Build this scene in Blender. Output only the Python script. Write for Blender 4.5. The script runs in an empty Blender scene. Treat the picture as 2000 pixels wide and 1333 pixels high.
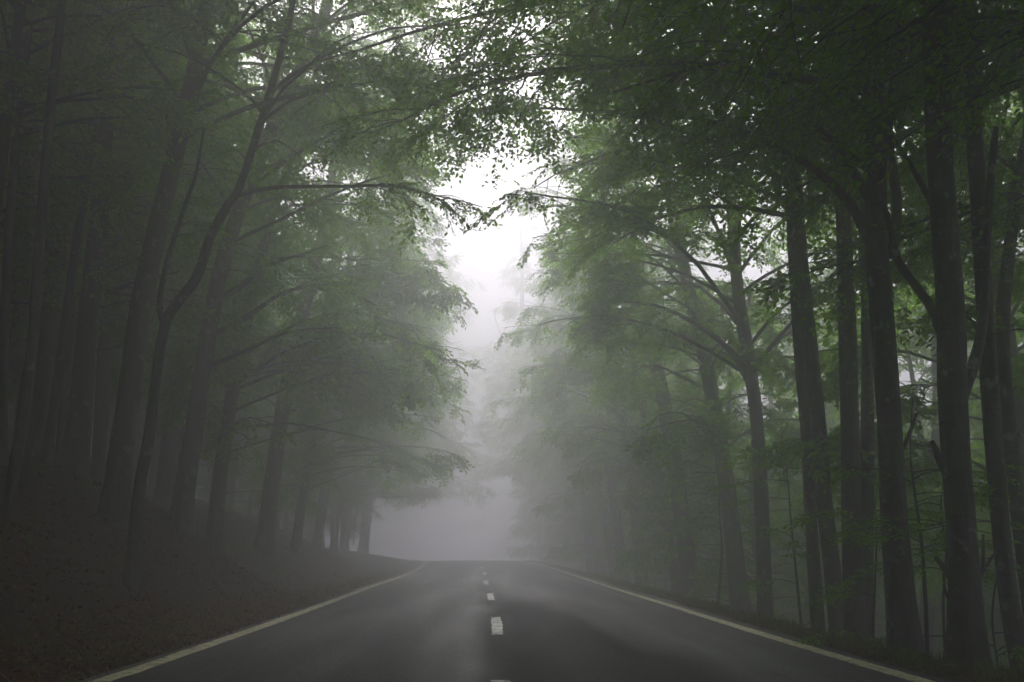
import bpy, math, random
import numpy as np

C = bpy.context.scene
COL = C.collection
R = math.radians
rng = np.random.default_rng(11)
random.seed(11)

# ------------------------------------------------------------------ camera
FOC, IW, IH = 35.0, 2000.0, 1333.0
FPX = IW * FOC / 36.0
PITCH = math.atan((1078 - IH / 2) / FPX)
YAW = math.atan(45 / FPX * math.cos(PITCH))
CAMZ = 1.0
cd = bpy.data.cameras.new('camera'); cam = bpy.data.objects.new('camera', cd); COL.objects.link(cam)
cd.lens = FOC; cd.sensor_width = 36.0; cd.clip_end = 2000; cd.clip_start = 0.05
cam.location = (0, 0, CAMZ); cam.rotation_euler = (R(90) + PITCH, 0, -YAW)
C.camera = cam

# ------------------------------------------------------------------ world, sun, exposure
EXPOSURE = 1.0
FOG = 0.031
W = bpy.data.worlds.new('World'); C.world = W; W.use_nodes = True
nt = W.node_tree; nt.nodes.clear()
out = nt.nodes.new('ShaderNodeOutputWorld'); bg = nt.nodes.new('ShaderNodeBackground')
sky = nt.nodes.new('ShaderNodeTexSky'); sky.sky_type = 'NISHITA'; sky.sun_disc = False
sky.sun_elevation = R(52); sky.sun_rotation = R(0); sky.air_density = 1.0; sky.dust_density = 6.0; sky.ozone_density = 1.0
hs = nt.nodes.new('ShaderNodeHueSaturation'); hs.inputs['Saturation'].default_value = 0.48   # an overcast, nearly white sky
nt.links.new(sky.outputs[0], hs.inputs['Color']); nt.links.new(hs.outputs[0], bg.inputs[0]); nt.links.new(bg.outputs[0], out.inputs[0])
bg.inputs[1].default_value = 0.15
sd = bpy.data.lights.new('sun', 'SUN'); sd.energy = 1.5; sd.angle = R(40); sd.color = (1, .98, .955)
sun = bpy.data.objects.new('sun', sd); COL.objects.link(sun); sun.location = (0, 60, 80)
sun.rotation_euler = (R(-38), 0, 0)           # light comes from ahead and above
C.view_settings.view_transform = 'Standard'; C.view_settings.look = 'None'
C.view_settings.exposure = EXPOSURE; C.view_settings.gamma = 1.0
cy = C.cycles
C.render.engine = 'CYCLES'
cy.max_bounces = 9; cy.diffuse_bounces = 4; cy.glossy_bounces = 2; cy.transmission_bounces = 4; cy.volume_bounces = 4
cy.transparent_max_bounces = 4; cy.sample_clamp_indirect = 4.0; cy.caustics_reflective = False; cy.caustics_refractive = False
cy.use_adaptive_sampling = True; cy.adaptive_threshold = 0.02
cy.use_denoising = True; cy.denoising_prefilter = 'NONE'

# ------------------------------------------------------------------ pixel -> point (for measuring where things stand)
def ray(px, py):
    u, v = (px - IW / 2) / FPX, (IH / 2 - py) / FPX
    d = np.array([u, math.cos(PITCH) - v * math.sin(PITCH), math.sin(PITCH) + v * math.cos(PITCH)])
    c, s = math.cos(YAW), math.sin(YAW)
    return np.array([d[0] * c + d[1] * s, -d[0] * s + d[1] * c, d[2]])
def at(px, py, y):
    d = ray(px, py); t = y / d[1]
    return np.array([d[0] * t, y, CAMZ + d[2] * t])

# ------------------------------------------------------------------ terrain functions
def sst(x, a, b):
    t = np.clip((x - a) / (b - a), 0, 1); return t * t * (3 - 2 * t)
def road_z(y):
    y = np.asarray(y, float)
    z = 0.36 * sst(y, 24, 78)
    return z - 0.0010 * np.clip(y - 70, 0, 70) ** 2 * (y > 70)
def camber(x): return 0.05 * (1 - np.clip((np.asarray(x) - .1) / 3.6, -1, 1) ** 2)
def road_xc(y):
    y = np.asarray(y, float)
    return 0.06 - 0.0006 * np.clip(y - 30, 0, 110) ** 2
def XL(y): return np.interp(y, [8, 11, 16, 30, 41, 60], [-3.24, -3.25, -3.33, -3.68, -3.62, -3.6])     # pavement edges, measured
def XR(y): return np.interp(y, [8, 10, 15, 20, 28], [3.60, 3.55, 3.56, 3.66, 3.72])
_ns = [(rng.uniform(.15, 1.6), rng.uniform(0, 6.28), rng.uniform(0, 6.28), rng.uniform(0, 6.28)) for _ in range(14)]
def bumps(x, y):
    z = 0
    for f, a, p, q in _ns:
        z = z + np.sin(f * (x * math.cos(a) + y * math.sin(a)) + p) / (1 + f * 2.2)
    return z * 0.11
def ground_z(x, y):
    x = np.asarray(x, float); y = np.asarray(y, float)
    xc = road_xc(y); rz = road_z(y)
    s = (xc + XL(y)) - x                      # left of the pavement
    step = sst(y + 0.35 * s, 21.0, 25.0)   # the spur ends here and the cutting opens
    s2 = s - 0.9 * step
    hb = 2.35 - 0.55 * step - 1.45 * sst(y, 34, 64)
    left = hb * sst(s2, 0.25, 4.2) + (0.12 + 0.20 * sst(y, 24, 44) - 0.18 * sst(y, 46, 72)) * np.clip(s2 - 3.0, 0, 60) + (0.24 - 0.16 * sst(y, 24, 44)) * np.clip(s2 - 9.0, 0, 55) + 0.05 * sst(s, 0.0, 0.3)
    left = np.maximum(left, 0.02 * np.clip(s, 0, 3)) + bumps(x, y) * sst(s, 0.3, 2.5)
    t = x - (xc + XR(y))
    right = 0.05 * sst(t, 0.1, 0.4) - 0.72 * np.clip(t - 0.45, 0, 20) ** 1.0 - 0.12 * np.clip(t - 22, 0, 40) + bumps(x, y) * sst(t, 0.3, 2.0)
    z = np.where(s > 0, left, np.where(t > 0, right, -0.05))
    return rz + z

# ------------------------------------------------------------------ mesh helpers
def mesh_obj(name, verts, quads, mat, parent=None, tris=None, smooth=False):
    me = bpy.data.meshes.new(name)
    verts = np.asarray(verts, np.float32).reshape(-1, 3)
    loops = []; starts = []; n = 0
    quads = np.zeros((0, 4), np.int32) if quads is None else np.asarray(quads, np.int32).reshape(-1, 4)
    tris = np.zeros((0, 3), np.int32) if tris is None else np.asarray(tris, np.int32).reshape(-1, 3)
    nq, n3 = len(quads), len(tris)
    me.vertices.add(len(verts)); me.vertices.foreach_set('co', verts.ravel())
    me.loops.add(nq * 4 + n3 * 3); me.loops.foreach_set('vertex_index', np.concatenate([quads.ravel(), tris.ravel()]).astype(np.int32))
    me.polygons.add(nq + n3)
    st = np.concatenate([np.arange(nq) * 4, nq * 4 + np.arange(n3) * 3]).astype(np.int32)
    me.polygons.foreach_set('loop_start', st)
    if smooth: me.polygons.foreach_set('use_smooth', np.ones(nq + n3, bool))
    me.update(calc_edges=True); me.validate(clean_customdata=False)
    if mat: me.materials.append(mat)
    o = bpy.data.objects.new(name, me); COL.objects.link(o)
    if parent: o.parent = parent
    return o

class Acc:                                   # gathers verts and quads/tris into one mesh
    def __init__(s): s.v = []; s.q = []; s.t = []; s.n = 0
    def add(s, v, q=None, t=None):
        v = np.asarray(v).reshape(-1, 3)
        if q is not None and len(q): s.q.append(np.asarray(q).reshape(-1, 4) + s.n)
        if t is not None and len(t): s.t.append(np.asarray(t).reshape(-1, 3) + s.n)
        s.v.append(v); s.n += len(v)
    def build(s, name, mat, parent=None, smooth=False):
        return mesh_obj(name, np.concatenate(s.v), np.concatenate(s.q) if s.q else None, mat, parent, np.concatenate(s.t) if s.t else None, smooth)

def norm(a): return a / np.maximum(np.linalg.norm(a, axis=-1, keepdims=True), 1e-9)
def tubes(P, Rr, sides):
    """P (B,N,3) polylines, Rr (B,N) radii -> verts, quads of open tubes (pointed by radius)"""
    B, N = P.shape[:2]
    T = norm(np.gradient(P, axis=1))
    ref = np.where(np.abs(T[:, :1, 2:3]) > 0.8, np.array([1., 0, 0]), np.array([0., 0, 1.]))
    ref = np.broadcast_to(ref, P.shape)
    U = norm(np.cross(T, ref)); V = np.cross(T, U)
    a = np.linspace(0, 2 * np.pi, sides, endpoint=False)
    ring = U[:, :, None] * np.cos(a)[None, None, :, None] + V[:, :, None] * np.sin(a)[None, None, :, None]
    verts = P[:, :, None] + ring * Rr[:, :, None, None]
    idx = np.arange(B * N * sides).reshape(B, N, sides)
    nx = np.roll(idx, -1, axis=2)
    q = np.stack([idx[:, :-1], nx[:, :-1], nx[:, 1:], idx[:, 1:]], -1).reshape(-1, 4)
    return verts.reshape(-1, 3), q

def spline(pts, n):
    """Catmull-Rom through pts, resampled to n points"""
    p = np.asarray(pts, float); d = p.shape[1]
    if len(p) == 2: return p[0] + (p[1] - p[0]) * np.linspace(0, 1, n)[:, None]
    e = np.vstack([2 * p[0] - p[1], p, 2 * p[-1] - p[-2]])
    seg = np.linspace(0, len(p) - 1 - 1e-6, n); i = seg.astype(int); t = (seg - i)[:, None]
    a, b, c, f = e[i], e[i + 1], e[i + 2], e[i + 3]
    return 0.5 * (2 * b + (c - a) * t + (2 * a - 5 * b + 4 * c - f) * t ** 2 + (3 * b - a - 3 * c + f) * t ** 3)

# ------------------------------------------------------------------ materials
def newmat(name):
    m = bpy.data.materials.new(name); m.use_nodes = True
    t = m.node_tree; t.nodes.clear()
    o = t.nodes.new('ShaderNodeOutputMaterial'); return m, t, o
def N(t, kind, **kw):
    n = t.nodes.new('ShaderNode' + kind)
    for k, v in kw.items():
        if k in n.inputs.keys() if hasattr(n.inputs, 'keys') else False: n.inputs[k].default_value = v
        else: setattr(n, k, v)
    return n
def ramp(t, src, stops):
    r = t.nodes.new('ShaderNodeValToRGB'); t.links.new(src, r.inputs[0])
    el = r.color_ramp.elements
    while len(el) < len(stops): el.new(0.5)
    for e, (p, c) in zip(el, stops): e.position = p; e.color = (*c, 1) if len(c) == 3 else c
    return r.outputs[0]
def noise(t, vec, scale, detail=4, rough=.55, dist=0):
    n = t.nodes.new('ShaderNodeTexNoise'); n.inputs['Scale'].default_value = scale; n.inputs['Detail'].default_value = detail
    n.inputs['Roughness'].default_value = rough; n.inputs['Distortion'].default_value = dist
    if vec is not None: t.links.new(vec, n.inputs['Vector'])
    return n.outputs['Fac']
def mapping(t, scale=(1, 1, 1)):
    tc = t.nodes.new('ShaderNodeTexCoord'); mp = t.nodes.new('ShaderNodeMapping'); mp.inputs['Scale'].default_value = scale
    t.links.new(tc.outputs['Object'], mp.inputs[0]); return mp.outputs[0]
def mix(t, fac, a, b, blend='MIX'):
    m = t.nodes.new('ShaderNodeMix'); m.data_type = 'RGBA'; m.blend_type = blend
    for s, v in ((m.inputs[0], fac), (m.inputs[6], a), (m.inputs[7], b)):
        if isinstance(v, (int, float)): s.default_value = v
        elif isinstance(v, tuple): s.default_value = (*v, 1)
        else: t.links.new(v, s)
    return m.outputs[2]
def math_(t, op, a, b=None, clamp=False):
    m = t.nodes.new('ShaderNodeMath'); m.operation = op; m.use_clamp = clamp
    for s, v in zip(m.inputs, (a, b)):
        if v is None: continue
        if isinstance(v, (int, float)): s.default_value = v
        else: t.links.new(v, s)
    return m.outputs[0]
def bump(t, h, strength, dist):
    b = t.nodes.new('ShaderNodeBump'); b.inputs['Strength'].default_value = strength; b.inputs['Distance'].default_value = dist
    t.links.new(h, b.inputs['Height']); return b.outputs[0]

def leaf_mat(name, c1, c2, c3, trans=0.45):
    m, t, o = newmat(name)
    g = t.nodes.new('ShaderNodeNewGeometry')
    col = ramp(t, g.outputs['Random Per Island'], [(0, c1), (.55, c2), (1, c3)])
    oi = t.nodes.new('ShaderNodeObjectInfo')
    big = noise(t, mapping(t), .35, 2)
    col = mix(t, math_(t, 'MULTIPLY', big, .6), col, mix(t, 1.0, col, (1.3, 1.08, .7), 'MULTIPLY'))
    d = t.nodes.new('ShaderNodeBsdfDiffuse'); tr = t.nodes.new('ShaderNodeBsdfTranslucent'); gl = t.nodes.new('ShaderNodeBsdfGlossy')
    gl.inputs['Roughness'].default_value = .38; gl.inputs['Color'].default_value = (.9, .95, 1, 1)
    t.links.new(col, d.inputs[0])
    t.links.new(mix(t, 1.0, col, (3.4, 3.8, .3), 'MULTIPLY'), tr.inputs[0])
    m1 = t.nodes.new('ShaderNodeMixShader'); m1.inputs[0].default_value = trans
    t.links.new(d.outputs[0], m1.inputs[1]); t.links.new(tr.outputs[0], m1.inputs[2])
    m2 = t.nodes.new('ShaderNodeMixShader'); m2.inputs[0].default_value = .015
    t.links.new(m1.outputs[0], m2.inputs[1]); t.links.new(gl.outputs[0], m2.inputs[2])
    t.links.new(m2.outputs[0], o.inputs[0]); return m
LEAF = leaf_mat('beech_leaf', (.044, .104, .003), (.070, .142, .004), (.112, .180, .006), .58)
LITTER = leaf_mat('dry_leaf', (.055, .020, .012), (.10, .040, .022), (.20, .10, .055), .1)
GRASS = leaf_mat('grass_blade', (.035, .06, .014), (.05, .085, .02), (.11, .11, .04), .3)

def bark_mat():
    m, t, o = newmat('beech_bark')
    v1 = mapping(t, (5, 5, 1.1)); v2 = mapping(t, (2, 2, 9)); v3 = mapping(t, (1, 1, 1))
    a = noise(t, v1, 2.2, 6, .6, .4); b = noise(t, v2, 2.5, 5, .65); c = noise(t, v3, 1.3, 4, .6); li = noise(t, v3, 4.5, 6, .7)
    col = ramp(t, a, [(.3, (.030, .027, .023)), (.7, (.125, .113, .097))])
    col = mix(t, ramp(t, b, [(.52, (0, 0, 0)), (.72, (1, 1, 1))]), col, (.03, .027, .023))
    col = mix(t, ramp(t, c, [(.5, (0, 0, 0)), (.7, (.65, .65, .65))]), col, (.040, .055, .020))
    col = mix(t, ramp(t, li, [(.58, (0, 0, 0)), (.66, (.85, .85, .85))]), col, (.27, .28, .25))
    p = t.nodes.new('ShaderNodeBsdfPrincipled'); p.inputs['Roughness'].default_value = .75; p.inputs['Specular IOR Level'].default_value = .3
    t.links.new(col, p.inputs['Base Color'])
    h = math_(t, 'ADD', math_(t, 'MULTIPLY', b, .8), a)
    t.links.new(bump(t, h, .9, .03), p.inputs['Normal']); t.links.new(p.outputs[0], o.inputs[0]); return m
BARK = bark_mat()

def ground_mat():
    m, t, o = newmat('forest_floor')
    v = mapping(t)
    a = noise(t, v, 14, 8, .7); b = noise(t, v, .7, 4, .6, .3); c = noise(t, v, 55, 4, .7)
    col = ramp(t, a, [(.25, (.022, .009, .007)), (.5, (.055, .024, .017)), (.75, (.12, .058, .040))])
    col = mix(t, ramp(t, c, [(.45, (0, 0, 0)), (.75, (.6, .6, .6))]), col, (.13, .085, .055))
    col = mix(t, ramp(t, b, [(.54, (0, 0, 0)), (.66, (.7, .7, .7))]), col, (.030, .042, .014))
    p = t.nodes.new('ShaderNodeBsdfPrincipled'); p.inputs['Roughness'].default_value = .9; p.inputs['Specular IOR Level'].default_value = .15
    t.links.new(col, p.inputs['Base Color'])
    t.links.new(bump(t, math_(t, 'ADD', a, c), 1.0, .06), p.inputs['Normal']); t.links.new(p.outputs[0], o.inputs[0]); return m
GROUND = ground_mat()

def road_mat():
    m, t, o = newmat('worn_asphalt')
    v = mapping(t); vs = mapping(t, (1, .22, 1))
    tc = t.nodes.new('ShaderNodeTexCoord'); sx = t.nodes.new('ShaderNodeSeparateXYZ'); t.links.new(tc.outputs['Object'], sx.inputs[0])
    X, Y = sx.outputs[0], sx.outputs[1]
    grain = noise(t, v, 120, 5, .85); grit = noise(t, v, 15, 8, .92); blot = noise(t, mapping(t, (1, .07, 1)), .9, 3, .5); fine = noise(t, vs, 2.4, 5, .65)
    col = ramp(t, grain, [(.34, (.006, .0055, .006)), (.5, (.019, .018, .020)), (.60, (.075, .071, .077)), (.69, (.27, .26, .27))])
    col = mix(t, 1.0, col, ramp(t, grit, [(.36, (.35, .35, .36)), (.5, (.9, .9, .9)), (.64, (2.3, 2.25, 2.3))]), 'MULTIPLY')
    col = mix(t, 1.0, col, ramp(t, fine, [(.3, (.75, .75, .78)), (.7, (1.2, 1.18, 1.15))]), 'MULTIPLY')
    # newer darker strip laid along the middle of the right lane side, with a wavering tar joint beside the dashes
    wob = math_(t, 'MULTIPLY', math_(t, 'SUBTRACT', noise(t, vs, 1.1, 5, .7), .5), .9)
    xw = math_(t, 'ADD', X, wob)
    def band(x0, x1, soft):
        r = t.nodes.new('ShaderNodeMapRange'); r.interpolation_type = 'SMOOTHSTEP'; r.inputs[1].default_value = x0 - soft; r.inputs[2].default_value = x0 + soft; t.links.new(xw, r.inputs[0])
        r2 = t.nodes.new('ShaderNodeMapRange'); r2.interpolation_type = 'SMOOTHSTEP'; r2.inputs[1].default_value = x1 - soft; r2.inputs[2].default_value = x1 + soft; r2.inputs[3].default_value = 1; r2.inputs[4].default_value = 0; t.links.new(xw, r2.inputs[0])
        return math_(t, 'MULTIPLY', r.outputs[0], r2.outputs[0])
    ye = t.nodes.new('ShaderNodeMapRange'); ye.interpolation_type = 'SMOOTHSTEP'; ye.inputs[1].default_value = 18; ye.inputs[2].default_value = 23.5; ye.inputs[3].default_value = 1; ye.inputs[4].default_value = 0; t.links.new(math_(t, 'ADD', Y, math_(t, 'MULTIPLY', wob, 6)), ye.inputs[0])
    patch = math_(t, 'MULTIPLY', band(-.05, 1.85, .28), ye.outputs[0])
    joint = math_(t, 'MULTIPLY', band(-.20, .03, .05), ramp(t, fine, [(.35, (.3, .3, .3)), (.55, (1, 1, 1))]))
    col = mix(t, math_(t, 'MULTIPLY', patch, .75), col, mix(t, 1.0, col, (.62, .58, .54), 'MULTIPLY'))
    col = mix(t, math_(t, 'MULTIPLY', joint, .9), col, (.012, .012, .012))
    vo = t.nodes.new('ShaderNodeTexVoronoi'); vo.feature = 'DISTANCE_TO_EDGE'; vo.inputs['Scale'].default_value = .55
    wv = t.nodes.new('ShaderNodeVectorMath'); wv.operation = 'ADD'
    wn = t.nodes.new('ShaderNodeTexNoise'); wn.inputs['Scale'].default_value = 1.6; wn.inputs['Detail'].default_value = 6; t.links.new(v, wn.inputs['Vector'])
    t.links.new(mapping(t, (1, .8, 1)), wv.inputs[0]); t.links.new(wn.outputs['Color'], wv.inputs[1]); t.links.new(wv.outputs[0], vo.inputs['Vector'])
    crk = math_(t, 'MULTIPLY', ramp(t, vo.outputs['Distance'], [(0, (1, 1, 1)), (.016, (0, 0, 0))]), ramp(t, noise(t, v, .5, 2), [(.5, (0, 0, 0)), (.58, (.8, .8, .8))]))
    col = mix(t, crk, col, (.006, .006, .006))
    p = t.nodes.new('ShaderNodeBsdfPrincipled')
    ro = ramp(t, blot, [(.32, (.36, .36, .36)), (.48, (.54, .54, .54)), (.64, (.70, .70, .70))])
    ro = math_(t, 'ADD', ro, math_(t, 'MULTIPLY', patch, .22)); ro = math_(t, 'ADD', ro, math_(t, 'MULTIPLY', math_(t, 'SUBTRACT', grit, .5), .25), True)
    t.links.new(ro, p.inputs['Roughness']); t.links.new(col, p.inputs['Base Color']); t.links.new(ramp(t, math_(t, 'ADD', math_(t, 'MULTIPLY', grit, .6), math_(t, 'MULTIPLY', noise(t, mapping(t, (1, .35, 1)), 42, 4, .8), .4)), [(.38, (.03, .03, .03)), (.5, (.20, .20, .20)), (.62, (.50, .50, .50))]), p.inputs['Specular IOR Level'])
    t.links.new(bump(t, math_(t, 'ADD', grain, grit), .55, .006), p.inputs['Normal']); t.links.new(p.outputs[0], o.inputs[0]); return m
ROAD = road_mat()

def paint_mat(name, c, wear):
    m, t, o = newmat(name)
    v = mapping(t)
    g = noise(t, v, 120, 4, .8); w = noise(t, v, 9, 6, .75); b = noise(t, v, 1.2, 3)
    f = ramp(t, math_(t, 'ADD', math_(t, 'MULTIPLY', g, .35), math_(t, 'MULTIPLY', w, .65)), [(wear, (0, 0, 0)), (wear + .05, (1, 1, 1))])
    col = mix(t, b, tuple(x * .72 for x in c), c)
    col = mix(t, f, (.05, .047, .044), col)
    p = t.nodes.new('ShaderNodeBsdfPrincipled'); p.inputs['Roughness'].default_value = .6
    t.links.new(col, p.inputs['Base Color']); t.links.new(bump(t, g, .4, .004), p.inputs['Normal']); t.links.new(p.outputs[0], o.inputs[0]); return m
PAINT = paint_mat('worn_cream_paint', (.82, .75, .50), .43)
PAINTC = paint_mat('worn_white_paint', (.80, .79, .75), .44)

# ------------------------------------------------------------------ setting: ground sheet, road, markings
def graded(a, b, n, k):
    u = np.linspace(-1, 1, n); s = np.sinh(k * u) / math.sinh(k)
    return np.where(s < 0, -s * a, s * b)
gx = graded(-170, 170, 340, 5.0); gy = np.concatenate([np.linspace(-70, -2, 30), np.linspace(-1.6, 45, 240), np.linspace(45.6, 90, 90), np.linspace(92, 230, 40)])
GX, GY = np.meshgrid(gx, gy)
gv = np.stack([GX, GY, ground_z(GX, GY)], -1).reshape(-1, 3)
ii = np.arange(len(gx) * len(gy)).reshape(len(gy), len(gx))
gq = np.stack([ii[:-1, :-1], ii[:-1, 1:], ii[1:, 1:], ii[1:, :-1]], -1).reshape(-1, 4)
g = mesh_obj('ground', gv, gq, GROUND, smooth=True); g['kind'] = 'structure'

def strip(name, ys, xl, xr, zoff, mat, parent=None, cols=2):
    u = np.linspace(0, 1, cols)
    X = xl[:, None] + (xr - xl)[:, None] * u; Y = np.repeat(ys[:, None], cols, 1); Z = road_z(Y) + zoff + camber(X - road_xc(Y))
    i = np.arange(X.size).reshape(X.shape)
    q = np.stack([i[:-1, :-1], i[:-1, 1:], i[1:, 1:], i[1:, :-1]], -1).reshape(-1, 4)
    return mesh_obj(name, np.stack([X, Y, Z], -1).reshape(-1, 3), q, mat, parent)
ys = np.concatenate([np.arange(-40, 120, .12), np.arange(120, 200, 2)])
ej = np.convolve(rng.normal(0, 1, len(ys)), np.ones(9) / 9, 'same') * .07
ek = np.convolve(rng.normal(0, 1, len(ys)), np.ones(9) / 9, 'same') * .09
road = strip('road', ys, road_xc(ys) + XL(ys) - .06 + ej, road_xc(ys) + XR(ys) + .02 + ek, 0.0, ROAD, None, 25); road['kind'] = 'structure'
def px_line(pix):                              # where painted lines lie on the pavement
    out = []
    for px, py in pix:
        d = ray(px, py); y = 8.0
        for _ in range(40):
            t = (road_z(y) - CAMZ) / d[2]; y = min(max(d[1] * t, .1), 60)
        out.append((d[0] / d[1] * y, y))
    return np.array(out)
LL = px_line([(205, 1333), (385, 1270), (560, 1206), (706, 1146), (800, 1118)])
RL = px_line([(1800, 1333), (1620, 1283), (1410, 1218), (1300, 1181), (1200, 1150)])
def line_x(P, side):
    m = P[:, 0].mean()
    def f(y):
        q = P[:, 0] - road_xc(P[:, 1]); q = q[0] + (q - q[0]) * .6; x = np.interp(y, P[:, 1], q); return x + road_xc(y)
    return f
fl, fr = line_x(LL, -1), line_x(RL, 1)
yl = np.concatenate([np.arange(-30, 60, .25), np.arange(60, 140, 2)])
k = np.ones(17) / 17
def sm(a): return np.convolve(np.pad(a, 8, 'edge'), k, 'valid')
lx, rx = sm(fl(yl)), sm(fr(yl))
lj = rng.normal(0, .006, (4, len(yl)))
strip('edge_line', yl, lx - .095 + lj[0], lx + .095 + lj[1], .004, PAINT, road, 3)
strip('edge_line', yl, rx - .095 + lj[2], rx + .095 + lj[3], .004, PAINT, road, 3)
CX = px_line([(975, 1333), (970, 1222), (957, 1166), (948, 1139), (947, 1125)])
for k0 in range(-1, 12):
    y0 = 4.72 + 7.75 * k0 if k0 < 1 else [12.1, 20.6, 30.0, 39.8, 49, 58, 67, 76, 85, 94, 103][k0 - 1]
    yy = np.linspace(y0, y0 + 3.15, 24)
    cx = np.interp(yy, CX[:, 1], CX[:, 0] - road_xc(CX[:, 1])) + road_xc(yy)
    j = rng.normal(0, .007, (2, 24))
    strip('centre_dash', yy, cx - .068 + j[0], cx + .068 + j[1], .004, PAINTC, road)

# ------------------------------------------------------------------ tree building
def leaf_shape(n):
    """n leaves in local frame: along +x, folded on the midrib; returns (n,6,3)"""
    b = np.array([[0, 0, 0], [.32, .27, .05], [.72, .22, .04], [1.0, 0, -.06], [.72, -.22, .04], [.32, -.27, .05]])
    v = np.repeat(b[None], n, 0) * 1.0
    v[:, :, 1] *= rng.uniform(.85, 1.2, n)[:, None]; v[:, :, 2] *= rng.uniform(-.6, 2.2, n)[:, None]
    return v
LQ = np.array([[0, 3, 2, 1], [0, 5, 4, 3]])
def make_spray(nl, size):
    """a flat beech twig: zigzag stem 0.55 m with side twigs, leaves alternate. returns leaf verts (nl*6,3), twig verts, twig quads"""
    stem = np.stack([np.linspace(0, .55, 6), rng.normal(0, .012, 6), -.10 * np.linspace(0, 1, 6) ** 2], -1); stem[0] = 0
    tw = [(stem, .0045)]
    pos = []; ang = []
    main = int(nl * .5)
    for i in range(main):
        u = .12 + .88 * (i + rng.uniform(.2, .8)) / main
        pos.append([.55 * u, 0, -.10 * u * u]); ang.append((1 if i % 2 else -1) * rng.uniform(35, 65) if i < main - 1 else 0)
    for k in range(3):
        u = (.2, .42, .62)[k]; s = (1, -1)[k % 2] * (1 if rng.random() < .9 else -1); th = R(48) * s; L = rng.uniform(.2, .34)
        p0 = np.array([.55 * u, 0, -.10 * u * u]); dr = np.array([math.cos(th), math.sin(th), -.12])
        tw.append((p0 + dr * np.linspace(0, L, 6)[:, None], .003))
        m = (nl - main) // 3 + (1 if k < (nl - main) % 3 else 0)
        for i in range(m):
            q = (i + .7) / m; pos.append(p0 + dr * L * q); ang.append(math.degrees(th) + ((1 if i % 2 else -1) * rng.uniform(30, 60) if i < m - 1 else 0))
    n = len(pos); pos = np.array(pos); a = np.radians(np.array(ang))
    lv = leaf_shape(n) * (size * rng.uniform(.75, 1.15, n))[:, None, None]
    roll, dip = rng.normal(0, .42, n), rng.normal(-.22, .30, n)
    cr, sr = np.cos(roll)[:, None], np.sin(roll)[:, None]
    x, y, z = lv[..., 0], lv[..., 1] * cr - lv[..., 2] * sr, lv[..., 1] * sr + lv[..., 2] * cr
    cp, sp = np.cos(dip)[:, None], np.sin(dip)[:, None]
    x, z = x * cp - z * sp, x * sp + z * cp
    ca, sa = np.cos(a)[:, None], np.sin(a)[:, None]
    x, y = x * ca - y * sa, x * sa + y * ca
    L = np.stack([x, y, z], -1) + pos[:, None]
    P = np.stack([p for p, _ in tw]); Rr = np.stack([np.linspace(r, r * .35, 6) for _, r in tw])
    tv, tq = tubes(P, Rr, 3)
    return L.reshape(-1, 3), tv, tq
NL = 22
SPRAYS = {s: [make_spray(NL, s) for _ in range(7)] for s in (.072, .085, .095, .125)}

def place_sprays(pos, direc, up, scale, lsize, leaves, wood, keep_twig=True):
    n = len(pos)
    if n == 0: return
    x = norm(direc); y = norm(np.cross(up, x)); z = np.cross(x, y)
    M = np.stack([x, y, z], -1) * scale[:, None, None]
    pick = rng.integers(0, 7, n)
    for k in range(7):
        s = pick == k; m = int(s.sum())
        if not m: continue
        L, tv, tq = SPRAYS[lsize][k]
        V = np.einsum('nij,vj->nvi', M[s], L) + pos[s][:, None]
        base = np.arange(m * NL)[:, None, None] * 6
        leaves.add(V, (LQ[None] + base).reshape(-1, 4))
        if keep_twig:
            V = np.einsum('nij,vj->nvi', M[s], tv) + pos[s][:, None]
            wood.add(V, (tq[None] + (np.arange(m) * len(tv))[:, None, None]).reshape(-1, 4))

def grow(starts, dirs, lengths, npts, droop, wander):
    """integrate curves: starts (B,3), unit dirs, droop: change of pitch (rad) over the length"""
    B = len(starts)
    az = np.arctan2(dirs[:, 1], dirs[:, 0]); el = np.arcsin(np.clip(dirs[:, 2], -1, 1))
    P = np.zeros((B, npts, 3)); P[:, 0] = starts
    step = lengths / (npts - 1)
    for i in range(1, npts):
        az = az + rng.normal(0, wander, B); e = el - droop * (i / (npts - 1)) + rng.normal(0, wander * .6, B)
        d = np.stack([np.cos(e) * np.cos(az), np.cos(e) * np.sin(az), np.sin(e)], -1)
        P[:, i] = P[:, i - 1] + d * step[:, None]
    return P
def sample(P, b, u):
    n = P.shape[1] - 1; f = np.clip(u, 0, .9999) * n; i = f.astype(int); t = (f - i)[:, None]
    p = P[b, i] * (1 - t) + P[b, i + 1] * t; d = norm(P[b, i + 1] - P[b, i]); return p, d

def empty(name, loc):
    o = bpy.data.objects.new(name, None); COL.objects.link(o); o.location = loc; o.empty_display_size = .3; return o

def trunk_mesh(path, rad, parent, flare=1.0, sides=18, name='trunk'):
    n = len(path); P = path[None]; v, q = tubes(P, rad[None], sides)
    v = v.reshape(n, sides, 3)
    a = np.linspace(0, 2 * np.pi, sides, endpoint=False)
    h = np.linalg.norm(path - path[0], axis=1)[:, None]
    ph = rng.uniform(0, 6.28, 4)
    f = 1 + .05 * np.sin(2 * a + ph[0] + h * .5) + .035 * np.sin(3 * a + ph[1] - h * .8) + .03 * np.sin(h * 2.1 + ph[2]) + rng.normal(0, .012, (n, sides))
    f = f + flare * np.exp(-h / .42) * (.45 + .28 * np.sin(5 * a + ph[3]) + .15 * np.sin(3 * a + ph[1]))
    v = path[:, None] + (v - path[:, None]) * f[..., None]
    return mesh_obj(name, v, q, BARK, parent, smooth=True)

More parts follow.
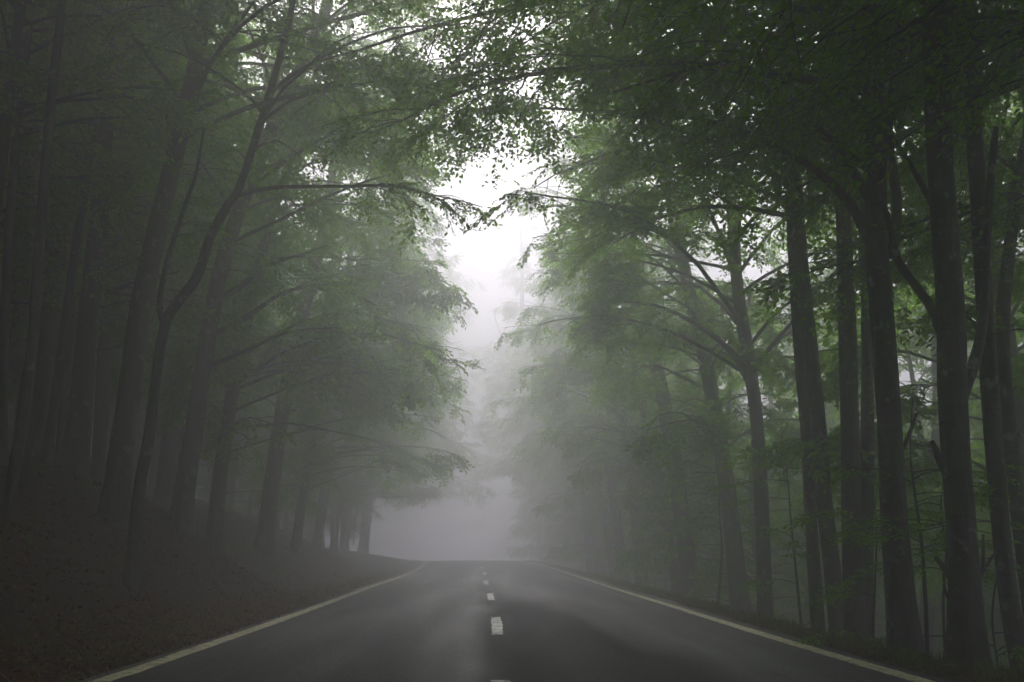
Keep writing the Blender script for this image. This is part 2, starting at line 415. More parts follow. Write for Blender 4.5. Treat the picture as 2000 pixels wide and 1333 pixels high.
def make_tree(name, base, path, r0, H, nprim, h0, reach, face, lsize=.085, prune=None, up_el=(20, 52), sec=14, spr=9, limbs=(), low=0, flare=1.0, spread=1.0, bare=.32, droop=1.0, label=None, group=None, stubs=()):
    """base: world xyz; path: local control points of the trunk (extended upward to H); reach(az_cos, hfrac) -> branch length
       face: unit xy direction of the road; prune(world points)->bool keep"""
    base = np.asarray(base, float)
    root = empty(name, base)
    pts = np.asarray(path, float)
    if pts[-1, 2] < H - 1:
        d = pts[-1] - pts[-2]; d = d / max(d[2], .3); d[:2] = np.clip(d[:2], -.14, .14); d[2] = 1
        k = int((H - pts[-1, 2]) // 3) + 1; hh = (H - pts[-1, 2]) / k; p = pts[-1]; ex = []
        for i in range(k):
            p = p + d * hh + np.append(rng.normal(0, .16, 2), 0); d[:2] *= .7; ex.append(p)
        pts = np.vstack([pts, ex])
    n = max(28, int(H * 3.2))
    tp = spline(pts, n); h = tp[:, 2] - tp[0, 2]
    fr_ = np.clip(h / H, 0, 1)
    rad = r0 * (1 - .50 * fr_ - .44 * np.clip(fr_ - .35, 0, 1) ** 1.2); rad = np.maximum(rad, .018)
    trunk_mesh(tp, rad, root, flare)
    wood = Acc(); leaves = Acc()
    # primaries
    hs_ = np.sort(h0 + (H * .97 - h0) * rng.random(nprim) ** 1.15)
    az0 = math.atan2(face[1], face[0]) if face is not None else 0
    az = np.arange(nprim) * 2.39996 + rng.uniform(-.5, .5, nprim)
    if face is not None:
        dlt = (az - az0 + np.pi) % (2 * np.pi) - np.pi; az = az0 + dlt * (1 - .33 * rng.random(nprim) * spread)
        c = np.cos(az - az0)
    else: c = rng.uniform(-.2, .6, nprim)
    hf = (hs_ - h0) / max(H - h0, .1)
    Ln = reach(c, hf) * rng.uniform(.72, 1.1, nprim)
    el = np.radians(rng.uniform(up_el[0], up_el[1], nprim) + 22 * hf)
    st = np.stack([np.interp(hs_, h, tp[:, i]) for i in range(3)], -1)
    rp = np.interp(hs_, h, rad)
    dr = np.stack([np.cos(el) * np.cos(az), np.cos(el) * np.sin(az), np.sin(el)], -1)
    P = grow(st, dr, Ln, 12, el * droop + R(12), .085)
    if prune is not None:
        bad = ~prune((P + base).reshape(-1, 3), True).reshape(P.shape[:2]); bad[:, :2] = False
        first = np.where(bad.any(1), bad.argmax(1) - .5, 11.0)
        P = np.stack([spline(P[i], 111)[np.linspace(0, first[i] * 10, 12).astype(int)] for i in range(len(P))]); Ln = Ln * first / 11
    r1 = np.minimum(rp * .55, .012 + .0062 * Ln)
    for lb in limbs:                                # traced limbs are parts of their own
        lp = spline(lb['pts'], 22) ; lr = np.linspace(lb['r'], lb.get('r1', .02), 22)
        trunk_mesh(lp, lr, root, 0, 10, 'limb')
        if lb.get('leafy', True):
            q = spline(lb['pts'], 12)[None]; P = np.concatenate([P, q]); r1 = np.append(r1, .001); Ln = np.append(Ln, np.linalg.norm(np.diff(q[0], axis=0), axis=1).sum())
    for sb in stubs:
        sp_ = spline(sb[0], 8); sr = np.linspace(sb[1], sb[1] * .40, 8); sr = np.append(sr, .002); sp_ = np.vstack([sp_, sp_[-1] + (sp_[-1] - sp_[-2]) * .05])
        trunk_mesh(sp_, sr, root, 0, 9, 'branch_stub')
    B = len(P)
    taper = np.linspace(1, .18, 12)[None] ** .9
    v, q = tubes(P, r1[:, None] * taper, 6); wood.add(v, q)
    # secondaries, mostly in the plane of the branch
    b = np.repeat(np.arange(B), np.maximum(3, (Ln / 7.0 * sec).astype(int))); m = len(b)
    u = bare + (1 - bare) * rng.random(m) ** .85; u[rng.random(m) < .08] = 1.0
    p, d = sample(P, b, u)
    side = np.where(rng.random(m) < .5, 1, -1) * np.radians(rng.uniform(28, 62, m)); side[u >= 1] = 0
    a = np.arctan2(d[:, 1], d[:, 0]) + side
    e = np.arcsin(np.clip(d[:, 2], -1, 1)) * .6 + rng.normal(0, .16, m)
    d2 = np.stack([np.cos(e) * np.cos(a), np.cos(e) * np.sin(a), np.sin(e)], -1)
    L2 = np.clip((1.25 - u) * Ln[b] * .42, .5, 2.6) * rng.uniform(.7, 1.2, m)
    S = grow(p, d2, L2, 7, R(34) * droop + rng.normal(0, .16, m), .10)
    ok = np.ones(m, bool)
    if prune is not None: ok = prune(S[:, -1] + base, True) 
    S, L2 = S[ok], L2[ok]; m = len(S)
    v, q = tubes(S, (.006 + .0045 * L2)[:, None] * np.linspace(1, .3, 7)[None], 4); wood.add(v, q)
    # sprays
    b = np.repeat(np.arange(m), np.maximum(3, (L2 / 1.5 * spr).astype(int))); k = len(b)
    u = .12 + .88 * rng.random(k); u[rng.random(k) < .12] = 1.0
    p, d = sample(S, b, u)
    side = np.where(rng.random(k) < .5, 1, -1) * np.radians(rng.uniform(20, 60, k)); side[u >= 1] = 0
    a = np.arctan2(d[:, 1], d[:, 0]) + side; e = np.arcsin(np.clip(d[:, 2], -1, 1)) * .7 + rng.normal(-.10, .22, k)
    d3 = np.stack([np.cos(e) * np.cos(a), np.cos(e) * np.sin(a), np.sin(e)], -1)
    up = np.stack([rng.normal(0, .28, k), rng.normal(0, .28, k), np.ones(k)], -1)
    sc = rng.uniform(.75, 1.25, k)
    ok = np.ones(k, bool)
    if prune is not None: ok = prune(p + d3 * .55 * sc[:, None] + base)
    place_sprays(p[ok], d3[ok], up[ok], sc[ok], lsize, leaves, wood)
    wood.build('branches', BARK, root, smooth=True)
    if leaves.n: leaves.build('crown', LEAF, root)
    if label: root['label'] = label; root['category'] = 'tree'
    if group: root['group'] = group
    NLEAF.append(int(ok.sum()) * NL)
    return root
NLEAF = []
def dup(root, loc, rz, s, label=None, group=None):
    r = root.copy(); COL.objects.link(r); r.location = loc; r.rotation_euler = (0, 0, rz); r.scale = (s, s, s)
    if label: r['label'] = label
    if group: r['group'] = group
    for ch in list(root.children):
        c = ch.copy(); COL.objects.link(c); c.parent = r
    return r

# clearances cut by lorries and by light: foliage keeps off the carriageway and leaves a slit of sky over its middle
def hsh(p, f=1.3):
    return np.sin(p[:, 0] * f + 1.7 * np.sin(p[:, 1] * f * .7)) * np.sin(p[:, 1] * f * .9 + p[:, 2] * f * 1.1)
def prune_road(p, wood=False):
    x = p[:, 0] - road_xc(p[:, 1]); y = p[:, 1]; z = p[:, 2] - road_z(y)
    n = hsh(p)
    ok = ~((np.abs(x) < 4.3) & (z < 5.3 + .7 * n + .018 * np.clip(np.abs(x) - 2, 0, 9)))
    ok &= ~((x > -6.5) & (x < 4.6) & (z < 3.6 + .6 * n) )
    g = .45 + .82 * np.clip((y - 12) / 10, 0, 1) + .04 * np.clip(z - 8, 0, 14) + .35 * n
    xs = x - .25 
    near = y < 16.5
    if wood: return ok & ~((np.abs(xs) < g - .3) & ~near)
    ok &= ~((np.abs(xs) < g) & np.where(near, rng.random(len(x)) < .30, True))
    ok &= ~((np.abs(x) < 4.5) & (y > 0) & (y < 8.0) & (z < 9))
    return ok
def prune_far(p): return prune_road(p)

def base_from(px, py, y):
    q = at(px, py, y); return np.array([q[0], y, float(ground_z(q[0], y))])
def traced(pix, y, lean=0.0):
    """trunk control points (world) from traced pixels at distance y; y may drift with height by lean per metre"""
    out = []
    for px, py in pix:
        q = at(px, py, y); out.append(q)
    out = np.array(out); out[:, 1] += lean * (out[:, 2] - out[0, 2])
    return out
def hero(pix, y, wpx, H, label, h0=5.0, nprim=34, reach=None, face=(1, 0), limbs=(), stubs=(), lsize=.085, group=None, **kw):
    W_ = traced(pix, y)
    b = np.array([W_[0, 0], y, float(ground_z(W_[0, 0], y)) - .08])
    if W_[0, 2] > b[2] + .05: W_ = np.vstack([[W_[0, 0] - (W_[1, 0] - W_[0, 0]) * .2, y, b[2]], W_])
    else: W_[0] = b
    W_ = W_[np.append(True, np.diff(W_[:, 2]) > .05)]
    dist = y / math.cos(math.atan(abs(b[0]) / y)); r0 = wpx * .85 / FPX * y / 2
    lm = []
    for l in limbs:
        q = np.array([at(px, py, y + dy) for px, py, dy in l['pix']]) - b
        lm.append(dict(pts=q, r=l['w'] / FPX * y / 2, r1=l.get('w1', 6) / FPX * y / 2, leafy=l.get('leafy', True)))
    sb = [(np.array([at(px, py, y + dy) for px, py, dy in s]) - b, w / FPX * y / 2) for s, w in stubs]
    if reach is None: reach = lambda c, f: (4.2 + 2.6 * np.clip(c, 0, 1)) * (1 - .55 * f)
    return make_tree('beech_tree', b, W_ - b, r0, H, nprim, h0, reach, face, lsize, prune_road, limbs=lm, stubs=sb, label=label, group=group, **kw)

LEFT, RIGHT = (1, .0), (-1, .0)
def rr(a, b): return lambda c, f: (a + b * np.clip(c, 0, 1)) * (1 - .5 * f)
# --- bank side
hero([(28, 930), (45, 800), (65, 650), (80, 430), (100, 200), (122, 0)], 12.5, 25, 17, 'thin dark beech trunk on the bank, first slender one in from the picture border', 7.0, 26, rr(3.4, 2.0))
hero([(2, 900), (6, 700), (14, 520), (30, 300), (52, 100), (60, 0)], 15, 22, 17, 'slender beech trunk half cut off by the picture border on the bank', 6.5, 24, rr(3.2, 2.0))
hero([(88, 930), (108, 780), (130, 620), (150, 470), (165, 380), (180, 250)], 17, 22, 18, 'slim faint beech between the thin dark trunk and the stout straight one', 8, 24, rr(3.2, 2.0))
hero([(135, 950), (155, 820), (170, 650), (190, 460), (203, 250), (222, 0)], 17.5, 50, 21, 'stout straight beech on the bank with bare lower trunk', 7.5, 34, rr(4, 2.5))
hero([(228, 960), (248, 800), (272, 620), (305, 460), (345, 290), (378, 150), (405, 0)], 16, 52, 21, 'thick beech leaning steadily towards the road behind the forked one', 6.5, 36, rr(4.2, 3.2))
hero([(272, 960), (290, 860), (300, 780), (312, 690), (326, 625), (352, 585), (385, 540), (412, 460), (445, 400), (480, 330)], 14, 26, 15,
     'slender crooked beech forking low above a kinked stem on the bank', 5.4, 30, rr(2.9, 1.3),
     limbs=[dict(pix=[(322, 640, 0), (312, 590, .1), (330, 500, .2), (362, 400, .3), (385, 330, .4), (398, 250, .5)], w=13, w1=5)], lsize=.085)
hero([(362, 955), (378, 850), (392, 750), (412, 620), (438, 500), (478, 380), (520, 280), (560, 190), (610, 90), (640, 0)], 20, 44, 19,
     'tall beech with flared foot bending over the road from the bank top', 5.5, 44, rr(4.8, 3.8),
     limbs=[dict(pix=[(420, 590, 0), (470, 560, .3), (520, 520, .6), (580, 500, 1), (640, 480, 1.2)], w=14, w1=4),
            dict(pix=[(500, 320, 0), (560, 250, .2), (600, 190, .5), (700, 165, 1), (780, 172, 1.4)], w=11, w1=3),
            dict(pix=[(405, 660, 0), (480, 620, .5), (560, 570, 1), (650, 560, 1.5), (740, 600, 2)], w=13, w1=3),
            dict(pix=[(398, 720, 0), (470, 690, .5), (560, 650, 1), (660, 640, 1.5)], w=11, w1=3)], flare=1.3)
# --- valley side
hero([(1768, 1290), (1756, 1150), (1745, 1000), (1736, 800), (1722, 600), (1712, 480), (1712, 300), (1705, 120), (1700, 0)], 10.4, 58, 18,
     'dark beech beside the white line with a long limb arching over the road', 5.6, 38, rr(4.2, 3.4), RIGHT, bare=.4,
     limbs=[dict(pix=[(1700, 470, 0), (1660, 400, .3), (1590, 330, .7), (1500, 280, 1.2), (1400, 240, 1.7), (1290, 225, 2.2)], w=26, w1=6),
            dict(pix=[(1706, 400, 0), (1640, 300, .6), (1560, 220, 1.2), (1450, 150, 1.8), (1340, 110, 2.4)], w=22, w1=6),
            dict(pix=[(1742, 500, 0), (1752, 400, .2), (1735, 250, .3), (1752, 110, .3), (1740, 0, .3)], w=24, w1=16),
            dict(pix=[(1708, 250, 0), (1640, 160, .6), (1540, 90, 1.2), (1430, 40, 1.8)], w=20, w1=6)],
     stubs=[([(1738, 905, 0), (1762, 878, 0), (1776, 848, 0), (1790, 808, .05)], 13)], lsize=.072)
hero([(1890, 1318), (1886, 1200), (1880, 1080), (1868, 920), (1860, 780), (1857, 620), (1846, 460), (1836, 300), (1832, 150), (1828, 0)], 9.0, 70, 19,
     'thickest mottled beech with broken snags low on its trunk beside the verge', 6.2, 36, rr(4.2, 3.2), RIGHT, bare=.4,
     limbs=[dict(pix=[(1858, 690, 0), (1838, 645, 0), (1818, 600, .1), (1785, 555, .3), (1752, 505, .5), (1735, 430, .8), (1690, 330, 1.1), (1600, 250, 1.5)], w=24, w1=10),
            dict(pix=[(1860, 830, 0), (1882, 765, .05), (1905, 700, .1), (1918, 640, .3), (1925, 560, .5), (1930, 420, .6), (1945, 250, .7)], w=28, w1=14),
            dict(pix=[(1832, 420, 0), (1800, 360, .2), (1765, 300, .5), (1720, 235, .9)], w=16, w1=6)],
     stubs=[([(1882, 1165, 0), (1850, 1118, -.05), (1828, 1090, -.1)], 20), ([(1867, 955, 0), (1836, 900, -.05), (1820, 862, -.1)], 22),
            ([(1884, 1175, 0), (1912, 1130, 0), (1920, 1100, .0), (1920, 1045, .0)], 12), ([(1884, 1165, 0), (1914, 1125, 0), (1930, 1100, .1), (1945, 1078, .15)], 10),
            ([(1884, 1200, 0), (1850, 1165, 0), (1842, 1120, .05)], 9)], lsize=.072)
hero([(2000, 1340), (1975, 1200), (1960, 1080), (1944, 900), (1930, 700), (1918, 500), (1902, 250), (1890, 0)], 9.9, 44, 18,
     'smooth beech leaning outward from the slope next to the mottled one', 6.6, 30, rr(4, 2.4), RIGHT, lsize=.085)
hero([(2030, 1330), (2004, 1120), (1982, 950), (1962, 740), (1958, 620), (1972, 480), (1990, 340), (2010, 200)], 11.0, 34, 17,
     'thinner curved beech crossing behind the outward leaning trunk', 6.4, 26, rr(3.6, 2), RIGHT)
hero([(1668, 1290), (1667, 1150), (1664, 1000), (1660, 820), (1655, 640), (1648, 450), (1640, 250)], 13.6, 46, 18,
     'straight beech of the close pair on the slope, thicker of the two', 6.4, 30, rr(4.2, 2.6), RIGHT)
hero([(1688, 1290), (1690, 1150), (1692, 1000), (1694, 820), (1694, 620), (1690, 420), (1700, 250)], 14.1, 34, 17,
     'straight beech of the close pair on the slope, slimmer of the two', 6.6, 24, rr(3.6, 2.2), RIGHT)
hero([(1642, 1280), (1626, 1120), (1608, 960), (1598, 820), (1582, 660), (1566, 520), (1556, 380), (1548, 250)], 14.8, 38, 18,
     'beech leaning away from the close pair towards the road', 6.2, 34, rr(4.6, 3), RIGHT)
hero([(1600, 1270), (1590, 1120), (1580, 960), (1574, 840), (1562, 700), (1552, 560), (1545, 400)], 15.8, 30, 17,
     'slim beech standing tight against the leaning one on the valley slope', 6.5, 26, rr(4, 2.6), RIGHT)
hero([(1495, 1245), (1492, 1100), (1486, 940), (1476, 800), (1458, 680), (1440, 560), (1430, 420)], 19.5, 36, 17,
     'fog grey beech standing alone at the verge beyond the close pair', 5.2, 38, rr(5, 3.2), RIGHT,
     limbs=[dict(pix=[(1470, 760, 0), (1430, 690, .3), (1370, 640, .6), (1290, 600, 1), (1220, 590, 1.4)], w=16, w1=4)])
print('hero leaves', sum(NLEAF))

# --- roadside trees further on: four kinds, copied along both verges
def wide(c, f): return (3.6 + 4.2 * np.clip(c, 0, 1)) * (1 - .5 * f)
def local_prune(low, lim):
    def f(p, wood=False):   # local frame: trunk at the origin, road towards +x
        x, y, z = p[:, 0], p[:, 1], p[:, 2]; n = hsh(p)
        return ~((x > 1.5) & (z < low + .8 * n - .25 * np.clip(2.6 - x, 0, 1))) & (x < lim + .8 * n + .5 * np.sin(z * 1.3 + y) - .14 * np.clip(z - 7, 0, 12)) & (z > 1.6)
    return f
def road_kind(i, H, r, h0, low, lim):
    path = [(0, 0, 0), (.15 + .1 * i, rng.normal(0, .1), 3), (.5 + .15 * i, rng.normal(0, .2), 6), (1.0 + .2 * i, rng.normal(0, .3), 9)]
    return make_tree('beech_tree', (0, 0, 0), path, r, H, 66, h0, wide, (1, 0), .125, local_prune(low, lim), sec=13, spr=8, up_el=(5, 42), droop=1.35)
BANK_KIND = [road_kind(i, *a) for i, a in enumerate([(15, .20, 2.6, 3.1, 5.5), (17, .23, 3.2, 3.5, 5.1), (14, .17, 2.2, 2.9, 5.7)])]
VERGE_KIND = [road_kind(i, *a) for i, a in enumerate([(17, .22, 3.6, 6.0, 4.2), (19, .24, 4.2, 6.5, 3.8), (15, .18, 3.0, 5.7, 4.4)])]
# low bushy kind that hides the valley side further on
def bushy(c, f): return (2.6 + .9 * np.clip(c, 0, 1)) * (1 - .6 * f)
BUSH = make_tree('beech_tree', (0, 0, 0), [(0, 0, 0), (.1, 0, 2), (.15, .1, 5)], .11, 9.5, 46, .7, bushy, (1, 0), .125, None, sec=10, spr=6, up_el=(5, 40))
def youngr(c, f): return (3.2 + .4 * np.clip(c, 0, 1)) * (1 - .4 * f)
YOUNG = [make_tree('beech_tree', (0, 0, 0), [(0, 0, 0), (.1, 0, 2), (.15 - .4 * i, .1, 6)], .085, (11, 13)[i], 52, (3.2, 4)[i], youngr, None, .095, None, sec=13, spr=9, up_el=(5, 40)) for i in range(2)]
def tall(c, f): return 4.2 * (1 - .5 * f) + 0 * c
FOREST = [make_tree('beech_tree', (0, 0, 0), [(0, 0, 0), (rng.normal(0, .2), rng.normal(0, .2), 4), (rng.normal(0, .4), rng.normal(0, .4), 9)], (.20, .15, .24)[i], (21, 18, 23)[i], 64, (5.2, 4.2, 6.2)[i], tall, None, .125, None, sec=15, spr=11) for i in range(3)]
used = set()
def put(proto, x, y, rz, s, label, group):
    loc = (x, y, float(ground_z(x, y)) - .08)
    if id(proto) not in used:
        used.add(id(proto)); proto.location = loc; proto.rotation_euler = (0, 0, rz); proto.scale = (s, s, s)
        proto['label'] = label; proto['category'] = 'tree'; proto['group'] = group; return proto
    return dup(proto, loc, rz, s, label, group)
LBL_L = 'hazy beech on the bank arching its leaves over the road ahead'
LBL_R = 'hazy beech on the valley verge arching its leaves over the road ahead'
yl_ = [24.5, 30, 36, 42.5, 49, 57, 66, 76, 88]
for i, y in enumerate(yl_):
    x = float(road_xc(y)) - (rng.uniform(6.4, 7.0) if y < 38 else rng.uniform(8.0, 9.2))
    put(BANK_KIND[i % 3], x, y, rng.uniform(-.45, .45), rng.uniform(.92, 1.08) * (1 if y < 60 else 1.4 if y < 80 else 1.7), LBL_L, 'fog veiled beeches along the bank')
for i, y in enumerate([23.5, 28, 32.5, 37, 42.5, 47.5, 54, 60, 67, 75, 83, 92]):
    x = float(road_xc(y)) + rng.uniform(5.4, 6.2) * (1 if y < 60 else 1.25)
    put(VERGE_KIND[i % 3], x, y, math.pi + rng.uniform(-.45, .45), rng.uniform(.92, 1.12) * (1 if y < 60 else 1.4 if y < 80 else 1.7), LBL_R, 'fog veiled beeches along the valley verge')
for i, y in enumerate([26, 30, 34.5, 39, 44, 50, 55, 60, 65, 70, 76, 82, 89]):
    x = float(road_xc(y)) + rng.uniform(6.4, 7.6)
    put(BUSH, x, y, rng.uniform(0, 6.28), rng.uniform(.8, 1.1), 'low bushy young beech filling the verge under the taller crowns', 'bushy young beeches along the valley verge')
# --- forest on the hill and down the valley side
def scatter(n, xr, yr, dmin, avoid):
    pts = []; tries = 0; rng = np.random.default_rng(int(n * 7 + xr[0] * 13 + yr[0]) & 0xffff)
    while len(pts) < n and tries < 6000:
        tries += 1
        p = np.array([rng.uniform(*xr), rng.uniform(*yr)])
        if all(np.hypot(*(p - q)) > dmin for q in pts + avoid): pts.append(p)
    return pts
heros = [np.array(o.location[:2]) for o in COL.objects if o.type == 'EMPTY' and o.name.startswith('beech_tree')]
for i, p in enumerate(scatter(14, (-16, -8.2), (6, 15), 2.2, heros) + scatter(118, (-62, -9.2), (15, 86), 3.5, heros)):
    if p[1] > 46 and p[0] > -10.6: continue          # the wood stands back from the road here
    put(FOREST[i % 3], p[0], p[1], rng.uniform(0, 6.28), rng.uniform(.85, 1.15), 'dim beech trunk in the fog deep in the wood on the hill', 'dim beeches of the wood on the hill')
for i, p in enumerate(scatter(31, (8.0, 19), (15, 70), 3.1, heros) + scatter(14, (19, 46), (10, 80), 5.5, heros)):
    put(FOREST[(i + 1) % 3], p[0], p[1], rng.uniform(0, 6.28), rng.uniform(.8, 1.1), 'dim beech rising from the foggy slope below the road', 'dim beeches below the road')
for i, p in enumerate([(-9.2, 16.2), (-11.4, 18.6), (-8.6, 20.5), (-12.8, 22.5), (-10.4, 24.5), (-7.6, 14.8)] + scatter(20, (-19, -8.6), (17, 36), 2.5, heros) + scatter(16, (-30, -9.5), (36, 90), 3.4, heros)):
    if p[1] > 46 and p[0] > -10.6: continue
    put(YOUNG[i % 2], p[0], p[1], rng.uniform(0, 6.28), rng.uniform(.9, 1.25), 'young leafy beech standing among the taller trunks of the hill wood', 'young beeches in the wood on the hill')
for i, p in enumerate([(-11.5, 43), (-12.5, 49), (-11, 55), (-13, 60), (-10.5, 64), (-14.5, 54)] + scatter(18, (-32, -15), (22, 66), 3.0, heros)):
    put(BUSH, p[0], p[1], rng.uniform(0, 6.28), rng.uniform(1.0, 1.3), 'low leafy young beech filling the dark depth of the hill wood', 'low leafy beeches deep in the hill wood')
for i, p in enumerate(scatter(12, (7.2, 16), (20, 58), 2.6, heros) + scatter(9, (8, 15), (58, 92), 2.6, heros)):
    put(BUSH, p[0], p[1], rng.uniform(0, 6.28), rng.uniform(.9, 1.3), 'young leafy beech on the slope behind the verge trunks', 'young beeches on the slope below the road')
# mostly unseen trees added around the viewpoint; crowns meet overhead to darken near mist
def over(c, f): return (4.5 + 4.6 * np.clip(c, 0, 1)) * (1 - .35 * f)
def prune_over(p, wood=False):
    return ~((p[:, 0] > 1.5) & (p[:, 2] < 7.9 + .4 * hsh(p))) & (p[:, 2] > 5)
OVER = [make_tree('beech_tree', (0, 0, 0), [(0, 0, 0), (.2, 0, 4), (.5, rng.normal(0, .2), 9)], .22, (17, 19)[i], 74, 6.8, over, (1, 0), .072, prune_over, sec=12, spr=9, up_el=(10, 45)) for i in range(2)]
NEAR = 'beech added around the viewpoint to darken the near mist'
for i, (x, y) in enumerate([(-7.2, 0.5), (7.2, 2.5), (-7.6, 5.6), (7.8, 6.6), (-6.8, -5), (7, -4), (-7, -11), (7, -10.5), (-7, -17), (7, -17), (-6.6, -23), (6.8, -24), (-9.2, 9.2), (10.2, 7.6), (-6.8, -30), (6.8, -31), (-6.8, -37), (6.8, -38)]):
    put(OVER[i % 2], x, y, (0 if x < 0 else math.pi) + rng.uniform(-.25, .25), rng.uniform(.98, 1.08), NEAR, 'beeches around the viewpoint')
for i, (x, y) in enumerate([(-11.5, 1.5), (-12, -7), (-17, -2), (-22, 3), (-14, -13), (-18, -20), (-28, -6), (-13, -26), (12, 1), (12, -7), (16, -2), (12, -14), (19, 4), (20, -10), (14, -22), (25, -3)]):
    put(FOREST[i % 3], x, y, rng.uniform(0, 6.28), 1.0, NEAR, 'beeches around the viewpoint')

# --- saplings on the valley verge
def sapling(pix, y, w, label, n=9):
    W_ = traced(pix, y); b = np.array([W_[0, 0], y, float(ground_z(W_[0, 0], y)) - .05])
    W_ = np.vstack([[W_[0, 0], y, b[2]], W_]) if W_[0, 2] > b[2] + .05 else W_
    root = empty('sapling', b); tp = spline(W_ - b, 26); rad = np.linspace(w / FPX * y / 2, .006, 26)
    wood = Acc(); v, q = tubes(tp[None], rad[None], 8); wood.add(v, q); lv = Acc(); h = tp[:, 2]
    u = rng.uniform(.3, .98, n); st = np.stack([np.interp(u, np.linspace(0, 1, 26), tp[:, i]) for i in range(3)], -1)
    az = rng.uniform(0, 6.28, n); el = rng.uniform(.0, .6, n)
    dr = np.stack([np.cos(el) * np.cos(az), np.cos(el) * np.sin(az), np.sin(el)], -1); Ln = rng.uniform(.5, 1.5, n)
    P = grow(st, dr, Ln, 7, el + .25, .12); v, q = tubes(P, .008 * np.linspace(1, .3, 7)[None] * np.ones((n, 1)), 4); wood.add(v, q)
    k = n * 6; bb = np.repeat(np.arange(n), 6); p, d = sample(P, bb, rng.uniform(.35, 1, k))
    a = np.arctan2(d[:, 1], d[:, 0]) + rng.uniform(-1, 1, k); d3 = np.stack([np.cos(a), np.sin(a), rng.normal(-.1, .15, k)], -1)
    place_sprays(p, d3, np.stack([rng.normal(0, .2, k), rng.normal(0, .2, k), np.ones(k)], -1), rng.uniform(.5, .8, k), .085, lv, wood)
    wood.build('trunk', BARK, root, smooth=True); lv.build('crown', LEAF, root)
    root['label'] = label; root['category'] = 'sapling'; root['group'] = 'saplings on the valley verge'
sapling([(1812, 1290), (1808, 1180), (1800, 1060), (1786, 960), (1778, 880), (1782, 780)], 10.6, 11, 'wavy thin sapling between the mottled trunk and the dark limbed one')
sapling([(1704, 1280), (1708, 1160), (1712, 1050), (1708, 980)], 12, 8, 'short bare stemmed sapling beside the close pair of trunks')
sapling([(1568, 1250), (1556, 1130), (1545, 1020), (1538, 930), (1525, 850)], 16.5, 8, 'spindly sapling leaning near the slim trunk on the slope')
sapling([(1848, 1300), (1842, 1180), (1848, 1080), (1838, 1000), (1842, 940)], 10.8, 7, 'thin crooked sapling close behind the mottled trunk')
sapling([(1950, 1310), (1938, 1200), (1955, 1080), (1965, 980)], 10.4, 6, 'small leafy sapling in front of the outward leaning trunk')
sapling([(1400, 1200), (1410, 1080), (1405, 980), (1420, 880)], 22, 8, 'faint sapling on the verge well before the fog grey beech')

# ------------------------------------------------------------------ litter and grass (uncountable)
def litter(n, edge, xs, ysr, size):
    x = xs[0] + (xs[1] - xs[0]) * rng.random(n); y = ysr[0] + (ysr[1] - ysr[0]) * rng.random(n) ** 1.6
    x = x + (edge(y) if edge else 0)
    x = x + road_xc(y); z = ground_z(x, y)
    s_ = leaf_shape(n) * (size * rng.uniform(.6, 1.2, n))[:, None, None]
    a = rng.uniform(0, 6.28, n); tl = rng.normal(0, .45, n)
    X, Yv, Z = s_[..., 0], s_[..., 1], s_[..., 2]
    X, Z = X * np.cos(tl)[:, None] - Z * np.sin(tl)[:, None], X * np.sin(tl)[:, None] + Z * np.cos(tl)[:, None]
    X, Yv = X * np.cos(a)[:, None] - Yv * np.sin(a)[:, None], X * np.sin(a)[:, None] + Yv * np.cos(a)[:, None]
    V = np.stack([X + x[:, None], Yv + y[:, None], Z + z[:, None] + rng.uniform(.005, .035, n)[:, None]], -1)
    return V.reshape(-1, 3), (LQ[None] + np.arange(n)[:, None, None] * 6).reshape(-1, 4)
acc = Acc()
for args in ((46000, XL, (-9, -.10), (3, 36), .075), (9000, XL, (-1.0, 0.0), (4, 32), .055), (11000, XR, (.0, 2.6), (4, 32), .06), (300, XL, (0, .5), (6, 30), .045), (260, XR, (-.5, 0), (6, 30), .045), (240, None, (-3, 3.3), (7, 30), .055)):
    v, q = litter(*args)
    acc.add(v, q)
lo = acc.build('leaf_litter', LITTER); lo['kind'] = 'stuff'; lo['label'] = 'brown fallen leaves strewn over the bank and verges'
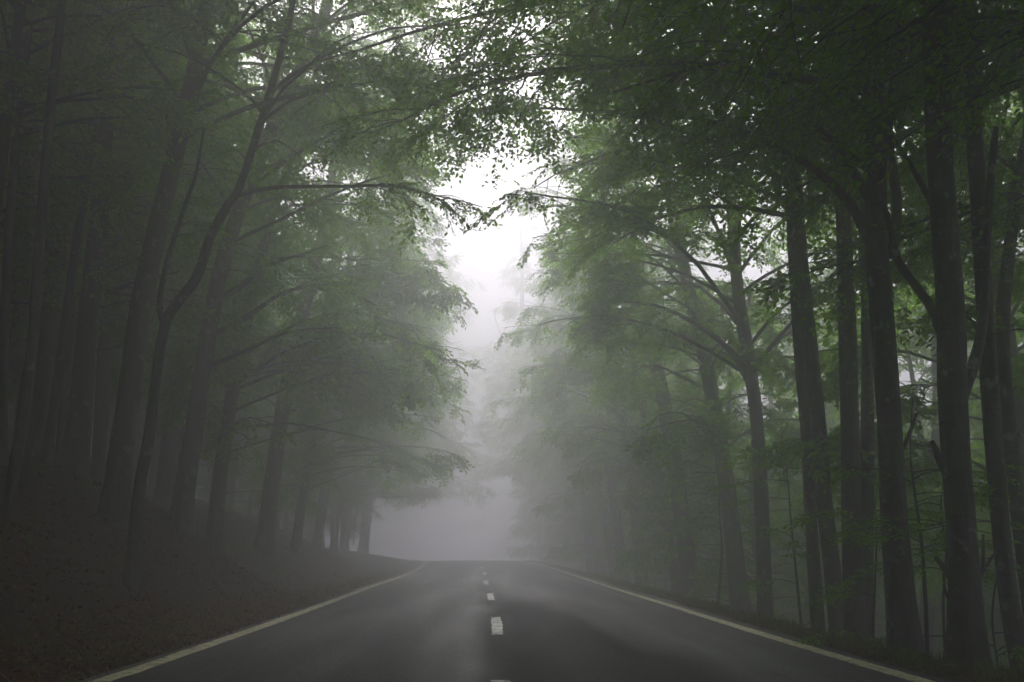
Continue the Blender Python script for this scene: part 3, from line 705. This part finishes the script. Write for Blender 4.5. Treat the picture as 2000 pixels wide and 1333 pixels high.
def blades(n, edge, xs, ysr, h):
    ncl = n // 9; cx = np.repeat(xs[0] + (xs[1] - xs[0]) * rng.random(ncl), 9); cyy = np.repeat(ysr[0] + (ysr[1] - ysr[0]) * rng.random(ncl) ** 1.5, 9)
    m = len(cx); y = cyy + rng.normal(0, .05, m); x = cx + edge(y) + rng.normal(0, .05, m) + road_xc(y); z = ground_z(x, y) - .01
    a = rng.uniform(0, 6.28, m); L = h * rng.uniform(.45, 1.25, m); bend = rng.uniform(.2, .9, m); w = .004 + .003 * rng.random(m)
    dx, dy = np.cos(a), np.sin(a); V = np.zeros((m, 6, 3))
    for j, u in enumerate((0, .55, 1)):
        for s, k in ((-1, 0), (1, 1)):
            ww = w * (1 - .9 * u) * s
            V[:, j * 2 + k, 0] = x + dx * L * bend * u * u - dy * ww; V[:, j * 2 + k, 1] = y + dy * L * bend * u * u + dx * ww; V[:, j * 2 + k, 2] = z + L * u * (1 - .35 * bend * u)
    q = np.array([[0, 1, 3, 2], [2, 3, 5, 4]]); return V.reshape(-1, 3), (q[None] + np.arange(m)[:, None, None] * 6).reshape(-1, 4)
acc = Acc()
for args in ((8000, XR, (.10, .75), (5, 42), .12), (3200, XL, (-1.2, -.08), (9, 48), .12), (4200, XL, (-7, -2), (8, 32), .16)):
    v, q = blades(*args); acc.add(v, q)
go = acc.build('grass', GRASS); go['kind'] = 'stuff'; go['label'] = 'sparse grass along the road verges'

# ------------------------------------------------------------------ haze: one closed box of even mist round the whole place
zs = gv[:, 2]; z0, z1 = zs.min() - 1.0, float(max(zs.max(), 34.0)) + 1
x0, x1, y0, y1 = -175, 175, -75, 235
hv = [(x0, y0, z0), (x1, y0, z0), (x1, y1, z0), (x0, y1, z0), (x0, y0, z1), (x1, y0, z1), (x1, y1, z1), (x0, y1, z1)]
m, t, o = newmat('mist')
pv = t.nodes.new('ShaderNodeVolumePrincipled'); pv.inputs['Color'].default_value = (.868, .857, .915, 1); pv.inputs['Density'].default_value = FOG
pv.inputs['Density Attribute'].default_value = ''; pv.inputs['Anisotropy'].default_value = .7
t.links.new(pv.outputs[0], o.inputs['Volume'])
hz = mesh_obj('haze', hv, [(3, 2, 1, 0), (4, 5, 6, 7), (0, 1, 5, 4), (1, 2, 6, 5), (2, 3, 7, 6), (3, 0, 4, 7)], m); hz['kind'] = 'stuff'; hz['label'] = 'pale grey fog filling the wood'
print('total unique leaves', sum(NLEAF), 'ground z', zs.min(), zs.max(), 'haze top', z1)
